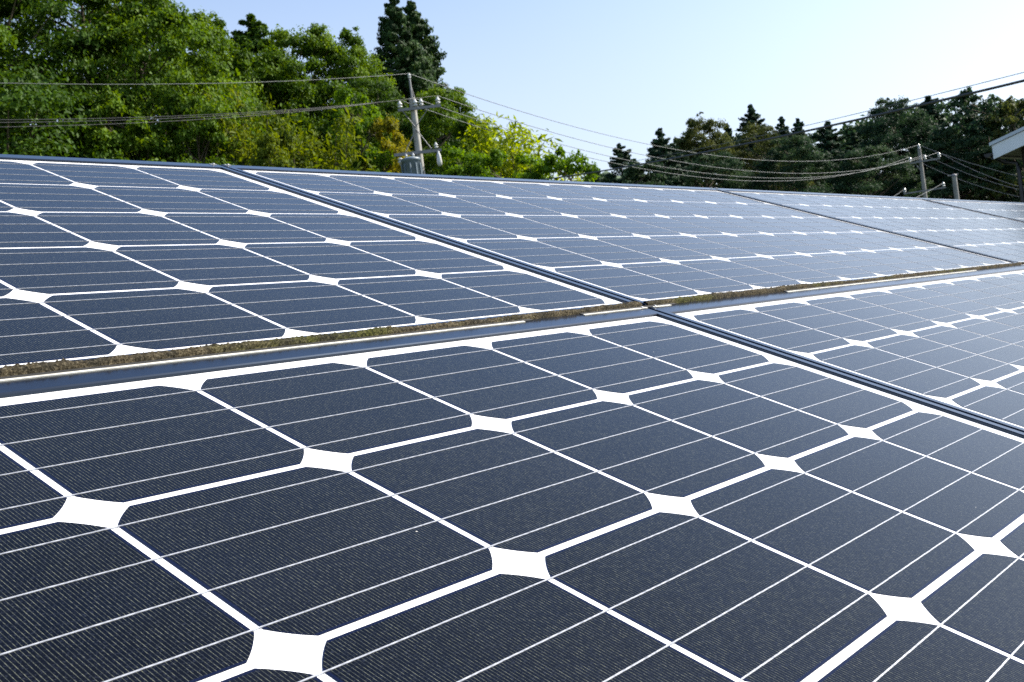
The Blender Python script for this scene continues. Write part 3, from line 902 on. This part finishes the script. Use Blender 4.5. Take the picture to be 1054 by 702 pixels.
for i, (sx, dy) in enumerate(((-.52, .17), (.10, .17), (.34, .17), (1.02, .17))):
    p = side1 * sx - view1 * dy + Vector((0, 0, za + .055))
    insulator(pole1, p, .85)
    IP1.append(p + Vector((pl.x, pl.y, zl + .36)))
for sx in (-.45, .6):
    mb = MB(); mb.tube([side1 * sx - view1 * .2 + Vector((0, 0, za - .05)), -view1 * .16 + Vector((0, 0, za - .75))], .018, 6); mb.build('arm_brace', M_ARM, pole1)
zb = HL - 3.2                   # lower crossarm
arm(pole1, zb, -1.0, .92, .18, .06)
for sx in (-.55, .55):
    mb = MB(); mb.tube([side1 * sx - view1 * .24 + Vector((0, 0, zb + .04)), -view1 * .17 + Vector((0, 0, zb + .95))], .022, 6); mb.build('arm_brace', M_ARM, pole1)
insulator(pole1, side1 * -.78 - view1 * .26 + Vector((0, 0, zb - .12)), .9, 'cutout_fuse', (0, 0, -1))
insulator(pole1, side1 * .72 - view1 * .26 + Vector((0, 0, zb + .05)), .7)
mb = MB(); q = side1 * .78 - view1 * .24 + Vector((0, 0, zb - .78))
mb.lathe(q, (0, 0, 1), [(.12, .0), (.12, .06), (.20, .10), (.30, .11), (.45, .10), (.60, .08), (.68, .045), (.74, .03)], 12)
mb.build('cutout_fuse', M_PORC, pole1)
tq = side1 * -.36 - view1 * .36 + Vector((0, 0, zb - 1.47))
mb = MB()
mb.lathe(tq, (0, 0, 1), [(0, 0), (0, .34), (.05, .37), (1.10, .37), (1.12, .40), (1.20, .40), (1.24, .34), (1.30, .12), (1.31, 0)], 24)
for k in range(10):
    an = 2 * math.pi * k / 10
    c = tq + Vector((math.cos(an) * .39, math.sin(an) * .39, 0))
    mb.box(c.x - .03, c.x + .03, c.y - .03, c.y + .03, c.z + .2, c.z + 1.0)
tf = mb.build('transformer', M_TRAFO, pole1)
for sx in (-.16, .12):
    insulator(tf, tq + side1 * sx + Vector((0, 0, 1.24)), .55, 'bushing')
mb = MB(); mb.tube([(0, 0, HL - 6.5), (0, 0, HL - 6.3)], .2, 16); mb.build('pole_band', M_ARM, pole1)

DR = 88.0
pr = P(946, 152, DR)
pole2 = empty('utility_pole', (pr.x, pr.y, 0))
tag(pole2, 'distant slim utility pole with a crossarm against the dark right wood', 'utility pole')
HR = pr.z
view2 = Vector((pr.x - CAM.x, pr.y - CAM.y, 0)).normalized(); side2 = Vector((view2.y, -view2.x, 0))
mb = MB(); mb.tube([(0, 0, -.3), (0, 0, HR * .6), (0, 0, HR - .1)], [.20, .165, .12], 12); mb.build('shaft', M_CONCD, pole2)
insulator(pole2, (0, 0, HR - .12), 1.0)
arm(pole2, HR - 1.05, -.75, 1.35, .18, .06, 'crossarm', side2, view2)
IP2 = []
for sx in (-.7, .32, 1.3):
    p = side2 * sx - view2 * .18 + Vector((0, 0, HR - .99)); insulator(pole2, p, 1.05); IP2.append(p + Vector((pr.x, pr.y, .4)))
arm(pole2, HR - 3.25, -1.45, 1.5, .5, .05, 'lower_crossarm', side2, view2)
LP2 = []
for sx in (-1.35, 1.35):
    p = side2 * sx - view2 * .5 + Vector((0, 0, HR - 3.2)); insulator(pole2, p, 1.0); LP2.append(p + Vector((pr.x, pr.y, .3)))
mb = MB(); mb.tube([side2 * -.4 - view2 * .2 + Vector((0, 0, HR - 1.1)), -view2 * .16 + Vector((0, 0, HR - 1.9))], .02, 6); mb.build('arm_brace', M_ARM, pole2)

ps = P(982, 180.5, 72)
pole3 = empty('utility_pole', (ps.x, ps.y, 0))
tag(pole3, 'short bare grey pole with a white cap right of the far utility pole', 'utility pole')
mb = MB(); mb.tube([(0, 0, -.3), (0, 0, ps.z - .05)], [.19, .14], 12); mb.build('shaft', M_CONCD, pole3)
mb = MB(); mb.lathe((0, 0, ps.z - .06), (0, 0, 1), [(0, .17), (.09, .17), (.14, .08), (.14, 0)], 12)
mb.tube([Vector((0, 0, ps.z + .02)) - side2 * .34, Vector((0, 0, ps.z + .02)) + side2 * .25], .04, 6); mb.build('pole_cap', M_ARM, pole3)

def wire(name, a, b, sag, r, mat, label, group=None, cat='wire', n=40):
    a = Vector(a); b = Vector(b); o0 = a.copy()
    pts = []
    for i in range(n + 1):
        t = i / n
        p = a.lerp(b, t); p.z -= sag * 4 * t * (1 - t); pts.append(p - o0)
    mb = MB(); mb.tube(pts, r, 6)
    o = mb.build(name, mat, None, o0)
    return tag(o, label, cat, group)
topL = Vector((pl.x, pl.y, pl.z + .05)); topR = Vector((pr.x, pr.y, HR + .2))
GW = 'wires strung on the utility poles'
wire('power_line', topL, P(-320, 72, 34), 0.40, .010, M_WIREG, 'single top wire running left from the transformer pole, across the left wood', GW)
for k, (ya, lab) in enumerate(((118, 'uppermost'), (121, 'middle'), (128, 'lowest'))):
    wire('power_line', IP1[(3, 1, 0)[k]], P(-320, ya, 34), 0.46, .0095, M_WIRE, f'{lab} of the three thin wires running left from the upper crossarm', GW)
wire('power_line', topL, topR, 2.25, .013, M_WIREG, 'topmost wire sagging between the transformer pole and the far utility pole', GW)
wire('power_line', IP1[3], IP2[2], 2.3, .013, M_WIREG, 'second wire from the top between the two tall utility poles', GW)
wire('power_line', IP1[1], IP2[1], 2.45, .013, M_WIREG, 'third wire from the top between the two tall utility poles', GW)
wire('power_line', IP1[0], IP2[0], 2.5, .013, M_WIREG, 'lowest sagging wire between the two tall utility poles', GW)
wire('power_line', topR, P(1200, 205, 66), 0.6, .013, M_WIREG, 'top wire running right from the far utility pole towards the house', GW)
for k, (yy, s_) in enumerate(((214, 1.1), (218, .9), (222, 1.0))):
    lab = ('lowest', 'middle', 'highest')[k]
    wire('power_line', IP2[k], P(1190, yy - 6 * k, 64), s_, .012, M_WIREG, f'{lab} of the three wires from the far crossarm to behind the house', GW)
wire('service_wire', LP2[0], P(890, 218, 60), .1, .016, M_WIREG, 'left of the two short wires slanting down from the far pole behind the panels', GW)
wire('service_wire', LP2[1], P(900, 222, 60), .1, .016, M_WIREG, 'right of the two short wires slanting down from the far pole behind the panels', GW)
wire('telephone_cable', P(490, 192, 24), P(1300, 22, 9.0), .18, .0125, M_WIRE, 'thick black cable climbing to the upper right across the dark wood', None, 'cable')
wire('telephone_cable', P(640, 168, 26), P(1300, 10, 12.0), .1, .005, M_WIREG, 'thin pale wire just above the thick black cable at the right', None, 'cable')

# house at the right edge: gable end towards the array
M_WALL = simple('dark_brown_siding', (0.018, 0.013, 0.012), 0.8, 0, 0.3, 4)
M_FASC = simple('white_verge_board', (0.82, 0.84, 0.86), 0.5, 0, 0.05, 6)
M_ROOF = simple('blue_grey_metal_roof', (0.5, 0.55, 0.6), 0.45, 0.2, 0.1, 3)
M_GUT = simple('black_gutter', (0.012, 0.012, 0.013), 0.4)
M_SOFF = simple('grey_soffit', (0.25, 0.25, 0.26), 0.8)
DH = 17.0
hc = P(1021, 150, DH)
vh = Vector((hc.x - CAM.x, hc.y - CAM.y, 0)).normalized(); sh = Vector((vh.y, -vh.x, 0))
house = empty('house', (hc.x, hc.y, 0), (0, 0, math.atan2(sh.y, sh.x) - rad(22)))
tag(house, 'dark walled house with a pale roof edge at the right end of the panels', 'house')
EZ = hc.z; RUN = 4.2; PITCH = math.tan(rad(14)); OV = .25; L = 9.0
zr = EZ + PITCH * RUN
mb = MB()
zw = EZ - .02
mb.add([(OV, .35, -.1), (2 * RUN - OV, .35, -.1), (2 * RUN - OV, .35, zw + PITCH * OV - .12), (RUN, .35, zr - .14), (OV, .35, zw + PITCH * OV - .12),
        (OV, L, -.1), (2 * RUN - OV, L, -.1), (2 * RUN - OV, L, zw + PITCH * OV - .12), (RUN, L, zr - .14), (OV, L, zw + PITCH * OV - .12)],
       [(0, 1, 2, 3, 4), (9, 8, 7, 6, 5), (0, 4, 9, 5), (1, 6, 7, 2)])
for k in range(18):
    mb.box(OV + .02, 2 * RUN - OV - .02, .338, .352, .15 + .17 * k, .162 + .17 * k)
mb.build('wall', M_WALL, house)
mb = MB()
def slab(x0, z0, x1, z1, y0, y1, t0, t1):
    lo = [Vector((x0, y0, z0 + t0)), Vector((x1, y0, z1 + t0)), Vector((x1, y1, z1 + t0)), Vector((x0, y1, z0 + t0))]
    hi = [Vector((x0, y0, z0 + t1)), Vector((x1, y0, z1 + t1)), Vector((x1, y1, z1 + t1)), Vector((x0, y1, z0 + t1))]
    mb.hexa(lo, hi)
slab(-.03, EZ, RUN, zr, -.02, L + .3, .0, .045)
slab(RUN, zr, 2 * RUN + .03, EZ, -.02, L + .3, .0, .045)
roof = mb.build('roof', M_ROOF, house)
mb = MB(); slab(0, EZ, RUN, zr, .0, .03, -.19, -.002); slab(RUN, zr, 2 * RUN, EZ, .0, .03, -.19, -.002)
mb.build('verge_board', M_FASC, house)
mb = MB(); slab(0.02, EZ, RUN, zr, .032, L, -.13, -.11); slab(RUN, zr, 2 * RUN - .02, EZ, .032, L, -.13, -.11)
mb.build('soffit', M_SOFF, house)
mb = MB()
gp = [(-.06 + .055 * math.cos(a_), EZ - .10 + .055 * math.sin(a_)) for a_ in [math.pi * (1 + k / 8) for k in range(9)]]
vs_ = [(x, -.03, z) for x, z in gp] + [(x, L + .3, z) for x, z in gp]
mb.add(vs_, [(k, k + 1, k + 10, k + 9) for k in range(8)] + [tuple(range(9)), tuple(range(17, 8, -1))])
mb.build('gutter', M_GUT, house)
mb = MB(); mb.tube([(-.05, .1, EZ - .15), (.05, .25, EZ - .24), (OV - .06, .30, EZ - .28), (OV - .045, .30, EZ - .4), (OV - .045, .30, 0)], .032, 8)
mb.build('downpipe', M_GUT, house)
